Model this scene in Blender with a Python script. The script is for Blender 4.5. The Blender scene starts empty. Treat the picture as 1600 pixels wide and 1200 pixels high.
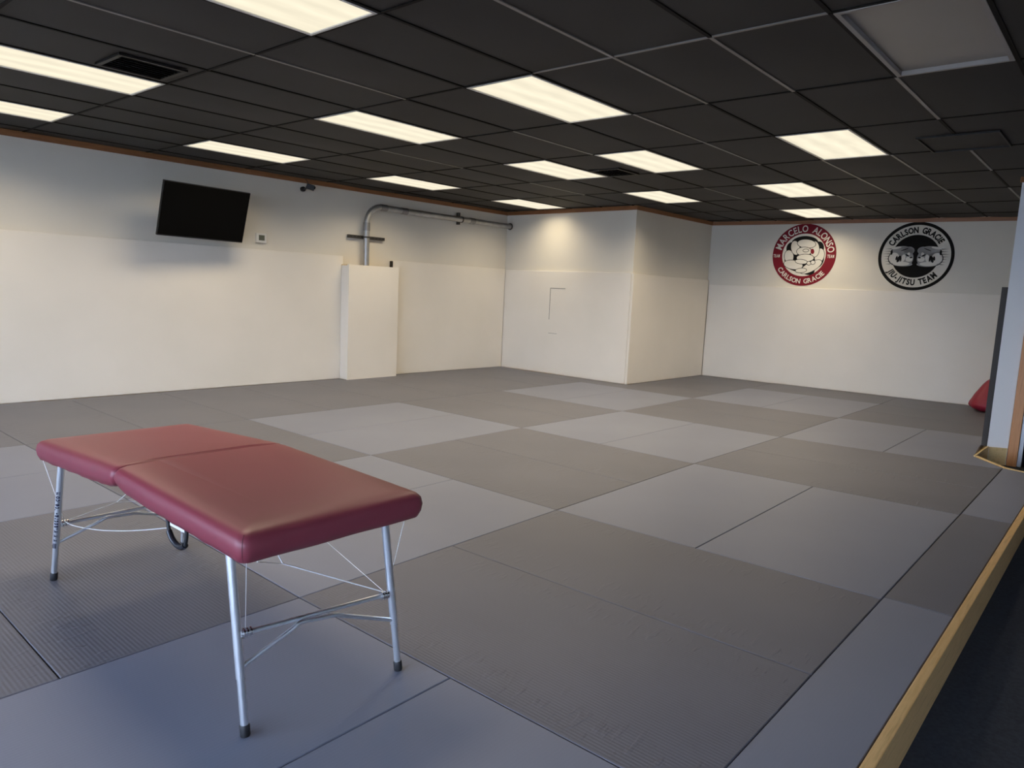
import bpy, bmesh, math, random
from mathutils import Vector, Matrix
S = bpy.context.scene
C = S.collection
random.seed(7)
PI = math.pi

# ------------------------------------------------------------------ camera
CAM_H = 1.4573
yaw, pitch, roll = 0.7099, -0.1309, 0.0459
fw = Vector((math.cos(yaw)*math.cos(pitch), math.sin(yaw)*math.cos(pitch), math.sin(pitch)))
rt = Vector((math.sin(yaw), -math.cos(yaw), 0)); up = rt.cross(fw)
r2 = rt*math.cos(roll) + up*math.sin(roll); u2 = up*math.cos(roll) - rt*math.sin(roll)
cd = bpy.data.cameras.new('camera'); cam = bpy.data.objects.new('camera', cd); C.objects.link(cam)
M = Matrix((r2, u2, -fw)).transposed().to_4x4(); M.translation = (0, 0, CAM_H); cam.matrix_world = M
cd.sensor_fit = 'HORIZONTAL'; cd.sensor_width = 36; cd.lens = 36*1130.2/1600; cd.clip_start = .05; cd.clip_end = 200
S.camera = cam
# ------------------------------------------------------------------ sky and exposure
SKY = (.59, .73, 1.0); SKY_STRENGTH = 10.0
LAMP_W = 18.0; LAMP_COL = (1.0, .85, .61); LAMP_SPREAD = math.radians(144)
w = bpy.data.worlds.new('sky'); S.world = w; w.use_nodes = True
bg = w.node_tree.nodes['Background']; bg.inputs[0].default_value = (*SKY, 1); bg.inputs[1].default_value = SKY_STRENGTH
S.view_settings.view_transform = 'Standard'; S.view_settings.look = 'None'
S.view_settings.exposure = 0.28; S.view_settings.gamma = 1.0; S.view_settings.use_curve_mapping = False
try: S.cycles.max_bounces = 10; S.cycles.diffuse_bounces = 5
except Exception: pass

# ------------------------------------------------------------------ dimensions
H = 2.85                    # ceiling above the mats
ZC = -0.19                  # carpet level
T = 0.6096*(H-CAM_H)/(2.8201-CAM_H)
CX = 3.6866*(H-CAM_H)/(2.8201-CAM_H); CY = 3.1178*(H-CAM_H)/(2.8201-CAM_H)
XB = -3.3                   # rear window wall
YR = -3.2                   # right wall of the carpet area
TRB = 2.785                 # underside of the wooden ceiling trim

# ------------------------------------------------------------------ materials
def mat(name, col, rough=.5, metal=0, spec=.5, **k):
    m = bpy.data.materials.new(name); m.use_nodes = True
    b = m.node_tree.nodes['Principled BSDF']
    b.inputs['Base Color'].default_value = (*col, 1); b.inputs['Roughness'].default_value = rough
    b.inputs['Metallic'].default_value = metal; b.inputs['Specular IOR Level'].default_value = spec
    for kk, v in k.items(): b.inputs[kk].default_value = v
    return m
def N(m, t, **k):
    n = m.node_tree.nodes.new(t)
    for a, v in k.items(): setattr(n, a, v)
    return n
def L(m, a, b): m.node_tree.links.new(a, b)
def coords(m, scale=(1, 1, 1), kind='Object'):
    tc = N(m, 'ShaderNodeTexCoord'); mp = N(m, 'ShaderNodeMapping'); mp.inputs['Scale'].default_value = scale
    L(m, tc.outputs[kind], mp.inputs[0]); return mp.outputs[0]
def noise(m, vec, scale, detail=3, rough=.5):
    n = N(m, 'ShaderNodeTexNoise'); n.inputs['Scale'].default_value = scale; n.inputs['Detail'].default_value = detail
    n.inputs['Roughness'].default_value = rough; L(m, vec, n.inputs['Vector']); return n.outputs[0]
def ramp(m, fac, stops):
    r = N(m, 'ShaderNodeValToRGB'); e = r.color_ramp.elements
    while len(e) < len(stops): e.new(.5)
    for i, (p, c) in enumerate(stops): e[i].position = p; e[i].color = (*c, 1)
    L(m, fac, r.inputs[0]); return r.outputs[0]
def math_(m, op, a, b=None, clamp=False):
    n = N(m, 'ShaderNodeMath', operation=op, use_clamp=clamp)
    for i, v in enumerate((a, b)):
        if v is None: continue
        if isinstance(v, (int, float)): n.inputs[i].default_value = v
        else: L(m, v, n.inputs[i])
    return n.outputs[0]
def bump(m, h, strength=.2, dist=.01):
    b = N(m, 'ShaderNodeBump'); b.inputs['Strength'].default_value = strength; b.inputs['Distance'].default_value = dist
    L(m, h, b.inputs['Height']); L(m, b.outputs[0], m.node_tree.nodes['Principled BSDF'].inputs['Normal']); return b
def varied(name, c1, c2, scale, rough, bscale=None, bstr=.1, bdist=.002, stretch=(1, 1, 1), **k):
    m = mat(name, c1, rough, **k); v = coords(m, stretch)
    L(m, ramp(m, noise(m, v, scale, 4), [(.3, c1), (.7, c2)]), m.node_tree.nodes['Principled BSDF'].inputs['Base Color'])
    if bscale: bump(m, noise(m, v, bscale, 3), bstr, bdist)
    return m
def wave_mat(name, c1, c2, rough, wscale, rot, bstr, bdist, wrinkle=None, spec=.5):
    m = mat(name, c1, rough, spec=spec); v = coords(m); B = m.node_tree.nodes['Principled BSDF']
    L(m, ramp(m, noise(m, v, 1.3, 3), [(.3, c1), (.7, c2)]), B.inputs['Base Color'])
    wv = N(m, 'ShaderNodeTexWave', bands_direction=rot); wv.inputs['Scale'].default_value = wscale
    wv.inputs['Distortion'].default_value = .4; wv.inputs['Detail Scale'].default_value = 3
    L(m, v, wv.inputs['Vector'])
    h = math_(m, 'MULTIPLY', wv.outputs[1], .0007)
    if wrinkle:
        n = noise(m, coords(m, (2.2, 9, 1)), 3.2, 2)
        r = ramp(m, n, [(.56, (0, 0, 0)), (.66, (1, 1, 1))])
        sp = N(m, 'ShaderNodeSeparateXYZ'); L(m, v, sp.inputs[0])
        d = math_(m, 'ABSOLUTE', math_(m, 'SUBTRACT', math_(m, 'ABSOLUTE', sp.outputs[0]), .38))
        msk = math_(m, 'SUBTRACT', 1.0, math_(m, 'MULTIPLY', d, 6.0), clamp=True)
        h = math_(m, 'ADD', h, math_(m, 'MULTIPLY', math_(m, 'MULTIPLY', r, msk), .0028))
    bump(m, h, bstr, 1.0); return m
def wood(name, c1, c2, rough=.5, axis='X', sc=4):
    m = mat(name, c1, rough); st = {'X': (.6, 9, 9), 'Y': (9, .6, 9), 'Z': (9, 9, .6)}[axis]; v = coords(m, st)
    n = noise(m, v, sc, 6, .65)
    L(m, ramp(m, n, [(.3, c1), (.52, c2), (.72, tuple(x*.8 for x in c1))]), m.node_tree.nodes['Principled BSDF'].inputs['Base Color'])
    bump(m, n, .15, .003); return m

MT = {}
MT['mat_sheen_light'] = wave_mat('grey tatami vinyl light sheen tone', (.188, .200, .258), (.204, .217, .276), .50, 22, 'Y', .30, 1, spec=.28)  # same vinyl throughout; sheen from weave direction put into a lighter base colour
MT['mat_sheen_dark'] = wave_mat('grey tatami vinyl dark sheen tone', (.134, .135, .162), (.148, .148, .176), .52, 20, 'X', .65, 1, wrinkle=True, spec=.26)  # turned weave of that vinyl, its weaker sheen painted as a darker colour
MT['mat_strip'] = wave_mat('plain grey tatami vinyl', (.134, .135, .162), (.148, .148, .176), .52, 20, 'X', .5, 1, spec=.26)
MT['pad'] = wave_mat('off white wall padding', (.76, .715, .635), (.80, .75, .67), .55, 60, 'Z', .3, 1, spec=.3)
MT['wall'] = varied('cream painted wall', (.66, .62, .54), (.70, .66, .575), 1.2, .8, 90, .15, .001)
MT['white'] = varied('white painted wall', (.86, .85, .83), (.88, .87, .85), 1.5, .7, 90, .15, .001)
MT['tile'] = varied('black painted ceiling tile', (.022, .020, .018), (.033, .030, .027), 1.1, .68, 160, .35, .002, spec=.35)
MT['grid_dark'] = mat('black painted grid bar', (.009, .0085, .008), .7, spec=.12)
MT['grid_light'] = varied('lighter grey grid bar', (.15, .14, .13), (.24, .22, .20), 3, .4, metal=.2)
MT['trim'] = wood('stained wood trim', (.20, .082, .030), (.30, .13, .05), .45, 'X')
MT['pine'] = wood('varnished pine timber', (.55, .34, .13), (.68, .45, .20), .42, 'X', 5)
MT['ply'] = wood('plywood', (.62, .43, .18), (.74, .54, .26), .5, 'X', 3)
MT['post'] = wood('stained door post', (.40, .17, .055), (.50, .23, .08), .45, 'Z')
MT['carpet'] = varied('dark navy carpet', (.018, .022, .032), (.034, .040, .054), 60, .95, 400, .8, .006)
MT['vinyl'] = varied('burgundy vinyl', (.205, .034, .052), (.225, .040, .058), 2, .42, 420, .08, .0006, spec=.5)
MT['seam'] = mat('dark burgundy seam', (.08, .01, .015), .6)
MT['alu'] = mat('brushed aluminium tube', (.78, .81, .85), .33, .9)
MT['steel'] = mat('bright steel', (.8, .8, .82), .22, 1.0)
MT['wire'] = mat('white coated cable', (.75, .77, .8), .35, .3)
MT['rubber'] = mat('black rubber', (.012, .012, .014), .55)
MT['grip'] = mat('black grip', (.012, .013, .018), .3)
MT['frame_blk'] = mat('black table frame', (.03, .03, .032), .5)
MT['ink'] = mat('navy print', (.015, .02, .05), .5)
MT['screen'] = mat('tv glass', (.0015, .0015, .0015), .25, spec=.12)
MT['plastic_blk'] = mat('black plastic', (.012, .012, .013), .4)
MT['plastic_wht'] = mat('white plastic', (.72, .71, .68), .4)
MT['lcd'] = mat('grey green display', (.12, .13, .10), .3)
MT['conduit'] = varied('galvanised conduit', (.34, .34, .34), (.46, .46, .45), 9, .42, metal=.75)
MT['coupling'] = mat('dull conduit coupling', (.25, .25, .25), .5, .7)
MT['strut'] = mat('dark slotted channel', (.07, .066, .06), .5, .5)
MT['red'] = varied('red vinyl bag', (.24, .006, .026), (.29, .010, .034), 6, .5)
MT['dark_foam'] = mat('dark foam edge', (.035, .032, .03), .7)
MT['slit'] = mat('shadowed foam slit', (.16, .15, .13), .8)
MT['jamb'] = mat('grey metal jamb', (.42, .42, .44), .4, .3)
MT['room_darkness'] = mat('painted doorway darkness', (.01, .01, .013), .7)  # darkness of the unlit room put into a near-black colour
MT['lamp_rim'] = mat('white enamel rim', (.62, .60, .56), .35)
MT['lens_off'] = varied('unlit prismatic lens', (.27, .238, .20), (.29, .256, .217), 2.5, .35)
MT['sign_red'] = mat('dark red vinyl print', (.175, .008, .018), .7, spec=.2)
MT['sign_cream'] = mat('cream vinyl print', (.66, .63, .56), .5)
MT['sign_black'] = mat('black vinyl print', (.010, .010, .010), .85, spec=.15)
MT['sign_grey'] = mat('grey vinyl print', (.27, .26, .245), .5)
MT['asphalt'] = varied('outdoor paving', (.28, .28, .28), (.34, .34, .33), 2, .9)
MT['rim_off'] = mat('grey enamel rim', (.33, .30, .27), .5, spec=.2)
MT['vent'] = mat('black vent metal', (.016, .015, .014), .5, spec=.3)
MT['vent_hole'] = mat('dark duct', (.007, .007, .007), .9, spec=0)
# lit diffuser: gives off light, with softly brighter bands where its tubes are
def lens_on():
    m = bpy.data.materials.new('lit prismatic lens'); m.use_nodes = True; nt = m.node_tree; nt.nodes.clear()
    out = N(m, 'ShaderNodeOutputMaterial'); e = N(m, 'ShaderNodeEmission'); v = coords(m)
    sp = N(m, 'ShaderNodeSeparateXYZ'); L(m, v, sp.inputs[0])
    s = math_(m, 'COSINE', math_(m, 'MULTIPLY', sp.outputs[1], 2*PI/.19))
    n = noise(m, coords(m, (1, 4, 1)), 2.0, 2)
    k = math_(m, 'ADD', math_(m, 'MULTIPLY', s, .05), math_(m, 'MULTIPLY', n, .30))
    L(m, math_(m, 'ADD', k, .66), e.inputs[1]); e.inputs[0].default_value = (1.0, .91, .70, 1)
    L(m, e.outputs[0], out.inputs[0]); return m
MT['lens_on'] = lens_on()
def glass():
    m = bpy.data.materials.new('window glass'); m.use_nodes = True; nt = m.node_tree; nt.nodes.clear()
    out = N(m, 'ShaderNodeOutputMaterial'); t = N(m, 'ShaderNodeBsdfTransparent'); g = N(m, 'ShaderNodeBsdfGlossy')
    g.inputs['Roughness'].default_value = .02; mx = N(m, 'ShaderNodeMixShader'); mx.inputs[0].default_value = .06
    L(m, t.outputs[0], mx.inputs[1]); L(m, g.outputs[0], mx.inputs[2]); L(m, mx.outputs[0], out.inputs[0]); return m
MT['glass'] = glass()

# ------------------------------------------------------------------ helpers
def link(name, bm, m, parent=None, smooth=False, auto=None, origin=None):
    bmesh.ops.recalc_face_normals(bm, faces=bm.faces)
    if origin is not None: bmesh.ops.translate(bm, verts=bm.verts, vec=-Vector(origin))
    me = bpy.data.meshes.new(name); bm.to_mesh(me); bm.free()
    for x in (m if isinstance(m, list) else [m]): me.materials.append(MT[x])
    if smooth:
        for p in me.polygons: p.use_smooth = True
        if auto:
            try: me.set_sharp_from_angle(angle=math.radians(auto))
            except Exception: pass
    o = bpy.data.objects.new(name, me); C.objects.link(o)
    if origin is not None: o.location = origin
    if parent is not None:
        o.parent = parent
        if origin is not None: o.location = Vector(origin) - world_loc(parent)
        else: o.location = -world_loc(parent)
    return o
def world_loc(o):
    v = Vector(o.location)
    while o.parent: o = o.parent; v += Vector(o.location)
    return v
def tag(o, label=None, cat=None, group=None, kind=None):
    if label: o['label'] = label
    if cat: o['category'] = cat
    if group: o['group'] = group
    if kind: o['kind'] = kind
    return o
def thing(name, loc, label, cat, group=None):
    o = bpy.data.objects.new(name, None); C.objects.link(o); o.location = loc; o.empty_display_size = .1
    return tag(o, label, cat, group)
def box(bm, lo, hi, bev=0, mi=0, mtx=None):
    lo, hi = Vector(lo), Vector(hi)
    r = bmesh.ops.create_cube(bm, size=1); vs = r['verts']
    for v in vs: v.co = Vector([(lo[i]+hi[i])/2 + v.co[i]*(hi[i]-lo[i]) for i in range(3)])
    fs = set(f for v in vs for f in v.link_faces)
    if bev:
        es = list(set(e for v in vs for e in v.link_edges))
        rr = bmesh.ops.bevel(bm, geom=es, offset=bev, segments=2, affect='EDGES', profile=.6)
        vs = list(set(v for f in rr['faces'] for v in f.verts) | set(v for v in vs if v.is_valid))
        fs = set(f for v in vs for f in v.link_faces)
    for f in fs: f.material_index = mi
    if mtx is not None: bmesh.ops.transform(bm, matrix=mtx, verts=vs)
    return vs
def prism(bm, pts, z0, z1):
    a = [bm.verts.new((x, y, z0)) for x, y in pts]; b = [bm.verts.new((x, y, z1)) for x, y in pts]
    n = len(pts); bm.faces.new(a[::-1]); top = bm.faces.new(b)
    for i in range(n): bm.faces.new((a[i], a[(i+1) % n], b[(i+1) % n], b[i]))
    return b, top
def tube(bm, pts, r, seg=14, cap=True, rs=None):
    pts = [Vector(p) for p in pts]; rings = []
    t0 = (pts[1]-pts[0]).normalized(); nrm = t0.orthogonal().normalized(); prev = t0
    for i, p in enumerate(pts):
        if i == 0: t = t0
        elif i == len(pts)-1: t = (pts[-1]-pts[-2]).normalized()
        else: t = ((pts[i+1]-p).normalized() + (p-pts[i-1]).normalized()).normalized()
        q = prev.rotation_difference(t); nrm = (q @ nrm); nrm = (nrm - t*nrm.dot(t)).normalized(); prev = t
        b = t.cross(nrm); rr = rs[i] if rs else r
        rings.append([bm.verts.new(p + nrm*math.cos(2*PI*k/seg)*rr + b*math.sin(2*PI*k/seg)*rr) for k in range(seg)])
    for a, b in zip(rings, rings[1:]):
        for k in range(seg): bm.faces.new((a[k], a[(k+1) % seg], b[(k+1) % seg], b[k]))
    if cap: bm.faces.new(rings[0][::-1]); bm.faces.new(rings[-1])
def TB(name, pts, r, m, parent=None, seg=14, rs=None):
    bm = bmesh.new(); tube(bm, pts, r, seg, rs=rs); return link(name, bm, m, parent, smooth=True, auto=50)
def BX(name, lo, hi, m, parent=None, bev=0, mtx=None):
    bm = bmesh.new(); box(bm, lo, hi, bev, 0, mtx); return link(name, bm, m, parent)
def smoothpath(pts, n=6):
    pts = [Vector(p) for p in pts]; out = []
    for i in range(len(pts)-1):
        p0 = pts[max(i-1, 0)]; p1 = pts[i]; p2 = pts[i+1]; p3 = pts[min(i+2, len(pts)-1)]
        for k in range(n):
            t = k/n
            out.append(.5*((2*p1)+(-p0+p2)*t+(2*p0-5*p1+4*p2-p3)*t*t+(-p0+3*p1-3*p2+p3)*t**3))
    out.append(pts[-1]); return out

# ------------------------------------------------------------------ room plan
P_LW0 = (XB, 9.10); P_LW1 = (10.20, 9.045)        # left wall face
P_B1 = (10.18, 9.045); P_B2 = (10.10, 6.24)       # bump-out face; padded 4 cm in front
P_F1 = (12.72, 6.22); P_F2 = (13.02, 1.70); P_F3 = (13.09, 1.0)
def struct(name, bm, m, **k): return tag(link(name, bm, m, **k), kind='structure')
# carpet floor
bm = bmesh.new(); prism(bm, [(XB-.2, YR-.2), (13.4, YR-.2), (13.4, 9.4), (XB-.2, 9.4)], ZC-.05, ZC); struct('floor', bm, 'carpet')
# outdoor ground
bm = bmesh.new(); prism(bm, [(-60, -40), (XB-.25, -40), (XB-.25, 50), (-60, 50)], ZC-.2, ZC-.1)
tag(link('pavement', bm, 'asphalt'), kind='structure')
# walls
bm = bmesh.new(); prism(bm, [P_LW0, P_LW1, (10.2, 9.3), (XB, 9.3)], ZC, H+.05); struct('wall_left', bm, 'wall')
bm = bmesh.new(); prism(bm, [P_B1, P_B2, P_F1, (12.72, 9.045)], ZC, H+.05); struct('wall_alcove', bm, 'wall')
bm = bmesh.new(); prism(bm, [P_F1, P_F2, P_F3, (13.35, 1.0), (13.35, 6.22)], ZC, H+.05); struct('wall_far', bm, 'wall')
# right wall: white end face towards the windows, painted doorway darkness on its carpet side
PE1 = (9.226, 1.105); PE2 = (9.318, .926)
bm = bmesh.new(); prism(bm, [PE1, PE2, (13.09, .926), (13.09, 1.105)], ZC, H+.05); struct('wall_right', bm, 'white')
bm = bmesh.new(); box(bm, (XB, YR-.15, ZC), (13.35, YR, H+.05)); struct('wall_side', bm, 'white')
bm = bmesh.new(); box(bm, (10.6, YR, ZC), (10.75, .926, H+.05)); struct('wall_passage', bm, 'room_darkness')  # panel coloured near black to stand in for the unlit room beyond
# rear wall with a run of shop windows
bays = []; y = YR+.25
while y+1.95 < 9.1: bays.append((y, y+1.95)); y += 2.05
bm = bmesh.new(); WZ0, WZ1 = .05, 2.55
box(bm, (XB-.15, YR-.15, ZC), (XB, 9.3, WZ0)); box(bm, (XB-.15, YR-.15, WZ1), (XB, 9.3, H+.05))
e = [YR-.15]+[v for b in bays for v in b]+[9.3]
for i in range(0, len(e), 2): box(bm, (XB-.15, e[i], WZ0), (XB, e[i+1], WZ1))
struct('wall_rear', bm, 'white')
for i, (a, b) in enumerate(bays):
    bm = bmesh.new()
    for lo, hi in (((XB-.1, a, WZ0), (XB-.04, b, WZ0+.05)), ((XB-.1, a, WZ1-.05), (XB-.04, b, WZ1)),
                   ((XB-.1, a, WZ0+.05), (XB-.04, a+.05, WZ1-.05)), ((XB-.1, b-.05, WZ0+.05), (XB-.04, b, WZ1-.05))): box(bm, lo, hi)
    f = struct('window_%d' % (i+1), bm, 'plastic_blk')
    BX('pane', (XB-.075, a+.05, WZ0+.05), (XB-.069, b-.05, WZ1-.05), 'glass', f)

# ------------------------------------------------------------------ ceiling
nu0, nu1, nv0, nv1 = -11, 16, -10, 10
bm = bmesh.new()
def cp(u, v): return (CX+u*T, CY+v*T)
LIGHTS = {'A': (0, 0), 'B': (0, 3), 'K': (0, 7), 'O': (0, -4), 'C': (4, 1), 'D': (4, 3), 'J': (4, 7), 'G': (4, -2),
          'P': (8, 3), 'E': (8, 7), 'H': (8, 0), 'I': (12, 1), 'L': (-4, 4), 'M': (-4, 7), 'N': (-4, 0)}
cells = set()
for k, (u, v) in LIGHTS.items(): cells.add((u, v))
rnd = random.Random(3)
x_lo, x_hi, y_lo, y_hi = XB, 13.3, YR, 9.2
for u in range(-12, 17, 2):
    for v in range(-11, 11):
        if (u, v) in cells: continue
        x0, y0 = cp(u, v); x1, y1 = cp(u+2, v+1)
        x0 = max(x0, x_lo); x1 = min(x1, x_hi); y0 = max(y0, y_lo); y1 = min(y1, y_hi)
        if x1-x0 < .02 or y1-y0 < .02: continue
        sag = rnd.choice((.002, .004, .006, .010)) if rnd.random() < .8 else .016
        tl = rnd.uniform(-.002, .002); nx, ny = 10, 6; g = []
        for i in range(nx+1):
            row = []
            for j in range(ny+1):
                a, b = i/nx, j/ny
                z = H + .004 - sag*math.sin(PI*a)*math.sin(PI*b) + tl*(a-.5)
                row.append(bm.verts.new((x0+(x1-x0)*a, y0+(y1-y0)*b, z)))
            g.append(row)
        for i in range(nx):
            for j in range(ny):
                bm.faces.new((g[i][j], g[i][j+1], g[i+1][j+1], g[i+1][j])).smooth = True
box(bm, (x_lo-.15, y_lo-.15, H+.09), (x_hi+.1, y_hi+.1, H+.16))
ceil = struct('ceiling', bm, 'tile')
for p in ceil.data.polygons: p.use_smooth = len(p.vertices) == 4 and p.area < .05
# grid bars, listed segments in a lighter grey
bright = {(2, -4), (2, -2), (2, 2), (-1, -2), (-1, 0), (-1, 6), (-1, 8), (-2, 0), (-2, 6), (-2, 8), (-2, 10), (0, 2), (0, 4),
          (0, 10), (5, 2), (5, 6), (-3, 2), (-3, 6), (-3, 10), (2, 8), (1, 12)}
bmD = bmesh.new(); bmL = bmesh.new()
for v in range(-10, 11):
    for u in range(-12, 16, 2):
        x0, y0 = cp(u, v); x1, _ = cp(u+2, v)
        x0 = max(x0, x_lo); x1 = min(x1, x_hi)
        if x1 <= x0 or not (y_lo+.01 < y0 < y_hi-.01): continue
        box(bmL if (v, u) in bright else bmD, (x0+.004, y0-.011, H-.003), (x1-.004, y0+.011, H+.012))
for u in range(-12, 17, 2):
    x, _ = cp(u, 0)
    if not (x_lo < x < x_hi): continue
    for v in range(-10, 10):
        _, y0 = cp(0, v); _, y1 = cp(0, v+1); y0 = max(y0, y_lo); y1 = min(y1, y_hi)
        if y1 <= y0: continue
        box(bmL if (u == 0 and v in (-1, -2, -3)) else bmD, (x-.010, y0+.012, H-.002), (x+.010, y1-.012, H+.012))
link('grid_bar', bmD, 'grid_dark', ceil)
lb = link('grid_bar', bmL, 'grid_light', ceil); lb['label'] = 'lighter grey grid bars'

# ceiling lights
LBL = {'A': 'large lit ceiling light, nearest one at the middle of the ceiling',
       'B': 'lit ceiling light between the large middle panel and the one above the security camera',
       'K': 'narrow lit ceiling light close to the wooden trim, between television and security camera',
       'O': 'unlit grey ceiling light in a white metal frame at top right',
       'C': 'lit ceiling light right of the small vent, just beyond the large middle panel',
       'D': 'lit ceiling light directly left of the small dark vent',
       'J': 'lit ceiling light near the left trim above the conduit pipe',
       'G': 'largest lit ceiling light on the right, nearest the unlit grey one',
       'P': 'small lit ceiling light above the outer corner of the alcove wall',
       'E': 'small lit ceiling light above the inner corner where the conduit ends',
       'H': 'lit ceiling light, middle one of the right-hand row of three',
       'I': 'smallest lit ceiling light, right above the red round emblem',
       'L': 'long lit ceiling light on the left edge beside the square vent',
       'M': 'lit ceiling light at far left, lowest one, just over the wooden trim',
       'N': 'lit ceiling light cut off by the top edge, left of the middle'}
for k, (u, v) in LIGHTS.items():
    x0, y0 = cp(u, v); x1, y1 = cp(u+2, v+1); cx, cy = (x0+x1)/2, (y0+y1)/2
    t = thing('ceiling_light', (cx, cy, H), LBL[k], 'ceiling light', 'recessed ceiling lights')
    hx, hy = (x1-x0)/2-.011, (y1-y0)/2-.011; rim = .018 if k != 'O' else .026
    bm = bmesh.new()
    for lo, hi in (((-hx, -hy, -.006), (hx, -hy+rim, .05)), ((-hx, hy-rim, -.006), (hx, hy, .05)),
                   ((-hx, -hy+rim, -.006), (-hx+rim, hy-rim, .05)), ((hx-rim, -hy+rim, -.006), (hx, hy-rim, .05))):
        box(bm, lo, hi, .002)
    fr = link('frame', bm, 'lamp_rim' if k != 'O' else 'rim_off'); fr.parent = t
    bm = bmesh.new(); box(bm, (-hx+rim, -hy+rim, .002 if k != 'O' else .02), (hx-rim, hy-rim, .010 if k != 'O' else .028))
    df = link('diffuser', bm, 'lens_on' if k != 'O' else 'lens_off'); df.parent = t
    bm = bmesh.new(); box(bm, (-hx, -hy, .052), (hx, hy, .085)); hs = link('housing', bm, 'lamp_rim'); hs.parent = t
    if k != 'O':
        ld = bpy.data.lights.new('fluorescent_light', 'AREA'); ld.shape = 'RECTANGLE'; ld.size = 1.12; ld.size_y = .5
        ld.energy = LAMP_W*(.7 if k == 'E' else 1); ld.color = LAMP_COL; ld.spread = LAMP_SPREAD
        lo = bpy.data.objects.new('fluorescent_light', ld); C.objects.link(lo); lo.parent = t; lo.location = (0, 0, -.006)

# vents
def vent(u, v, su, sv, label, n, tile=True):
    x, y = cp(u, v); t = thing('ceiling_vent', (x, y, H), label, 'vent', 'black ceiling vents')
    a, b = su*T/2, sv*T/2
    bm = bmesh.new(); fr = .03 if n else .014
    for lo, hi in (((-a, -b, -.018), (a, -b+fr, -.001)), ((-a, b-fr, -.018), (a, b, -.001)), ((-a, -b+fr, -.018), (-a+fr, b-fr, -.001)), ((a-fr, -b+fr, -.018), (a, b-fr, -.001))): box(bm, lo, hi, .003)
    o = link('frame', bm, 'vent'); o.parent = t
    bm = bmesh.new(); box(bm, (-a+fr, -b+fr, -.004), (a-fr, b-fr, -.002)); o = link('backing', bm, 'vent_hole' if n else 'tile'); o.parent = t
    for i in range(n):
        yy = -b+fr+(2*b-2*fr)*(i+.5)/n
        bm = bmesh.new(); box(bm, (-a+fr, -.010, -.001), (a-fr, .010, .001), mtx=Matrix.Translation((0, yy, -.011)) @ Matrix.Rotation(math.radians(38), 4, 'X'))
        o = link('slat', bm, 'vent'); o.parent = t
vent(-2.5, 3.5, .72, .66, 'square black louvred ceiling vent beside the long light at upper left', 7)
vent(5.55, 2.6, .72, .66, 'small square black ceiling vent between two lit panels near the middle', 6)
vent(5.45, -3.03, 1.08, .95, 'large dark flat air-return panel in the ceiling on the right, beyond the lit panel', 0)

# wooden ceiling trims
def trimline(name, p, q, th=.022, m='trim', z0=TRB, z1=H, side=1):
    p, q = Vector((*p, 0)), Vector((*q, 0)); d = (q-p).normalized(); n = Vector((-d.y, d.x, 0))*side; Ln = (q-p).length
    R = Matrix((d, n, Vector((0, 0, 1)))).transposed().to_4x4(); R.translation = p
    bm = bmesh.new(); box(bm, (0, 0, z0), (Ln, th, z1), .003)
    o = link(name, bm, m); o.matrix_world = R; return tag(o, kind='structure')
trimline('trim_1', P_LW0, (10.19, 9.045), side=-1)
trimline('trim_2', (P_B1[0], 9.02), (P_B2[0]-.001, P_B2[1]-.022), side=-1)
trimline('trim_3', P_B2, (12.72, 6.22), side=-1)
trimline('trim_4', (P_F1[0], 6.20), P_F3, side=-1)
trimline('trim_5', (PE1[0]-.0, PE1[1]+.02), PE2, side=-1)

# ------------------------------------------------------------------ wall padding
def wallpad(name, p, q, th, z1, side, label, m='pad', z0=.0, group='white wall pads'):
    p, q = Vector((*p, 0)), Vector((*q, 0)); d = (q-p).normalized(); n = Vector((-d.y, d.x, 0))*side; Ln = (q-p).length
    R = Matrix((d, n, Vector((0, 0, 1)))).transposed().to_4x4(); R.translation = p
    bm = bmesh.new(); box(bm, (0, .001, z0), (Ln, th, z1), .006)
    o = link(name, bm, m, smooth=False); o.matrix_world = R
    tag(o, label, 'wall padding', group); return o
wallpad('wall_pad', (XB+.02, 9.098), (6.53, 9.058), .05, 1.825, -1, 'long white wall padding under the television, left of the padded box')
wallpad('wall_pad', (7.46, 9.056), (10.13, 9.045), .05, 1.81, -1, 'white wall padding under the conduit, between padded box and inner corner')
pb = wallpad('wall_pad', (10.178, 8.994), (10.105, 6.24), .045, 1.795, -1, 'white padding on the alcove wall with a rectangular cut-out outline')
wallpad('wall_pad', (10.062, 6.238), (12.675, 6.221), .045, 1.785, -1, 'white padding on the short wall right of the outer corner')
wallpad('wall_pad', (12.72, 6.17), (13.05, 1.36), .045, 1.70, -1, 'white padding on the far wall below the two round emblems')
# rectangular cut in the alcove padding: raised strips with the gap's shade put into their colour
f_ = (P_B1[0]-P_B2[0])/(P_B1[1]-P_B2[1])
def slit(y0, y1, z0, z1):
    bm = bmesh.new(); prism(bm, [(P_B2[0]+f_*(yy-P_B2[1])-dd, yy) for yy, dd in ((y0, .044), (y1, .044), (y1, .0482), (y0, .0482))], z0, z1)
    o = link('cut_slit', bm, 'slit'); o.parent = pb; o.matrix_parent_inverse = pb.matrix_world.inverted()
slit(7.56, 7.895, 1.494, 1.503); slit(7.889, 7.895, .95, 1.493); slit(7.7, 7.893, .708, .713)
# dark-edged pad on the right wall
pr_ = thing('wall_pad', (9.2, 1.13, 0), 'white wall pad with dark edge on the right wall, ending at the white wall end', 'wall padding')
BX('padding', (9.262, 1.107, 0), (12.95, 1.157, 1.70), 'pad', pr_)
o = BX('edge_strip', (9.218, 1.107, 0), (9.262, 1.160, 1.71), 'dark_foam', pr_, .003); o['label'] = 'dark vertical edge strip'

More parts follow.
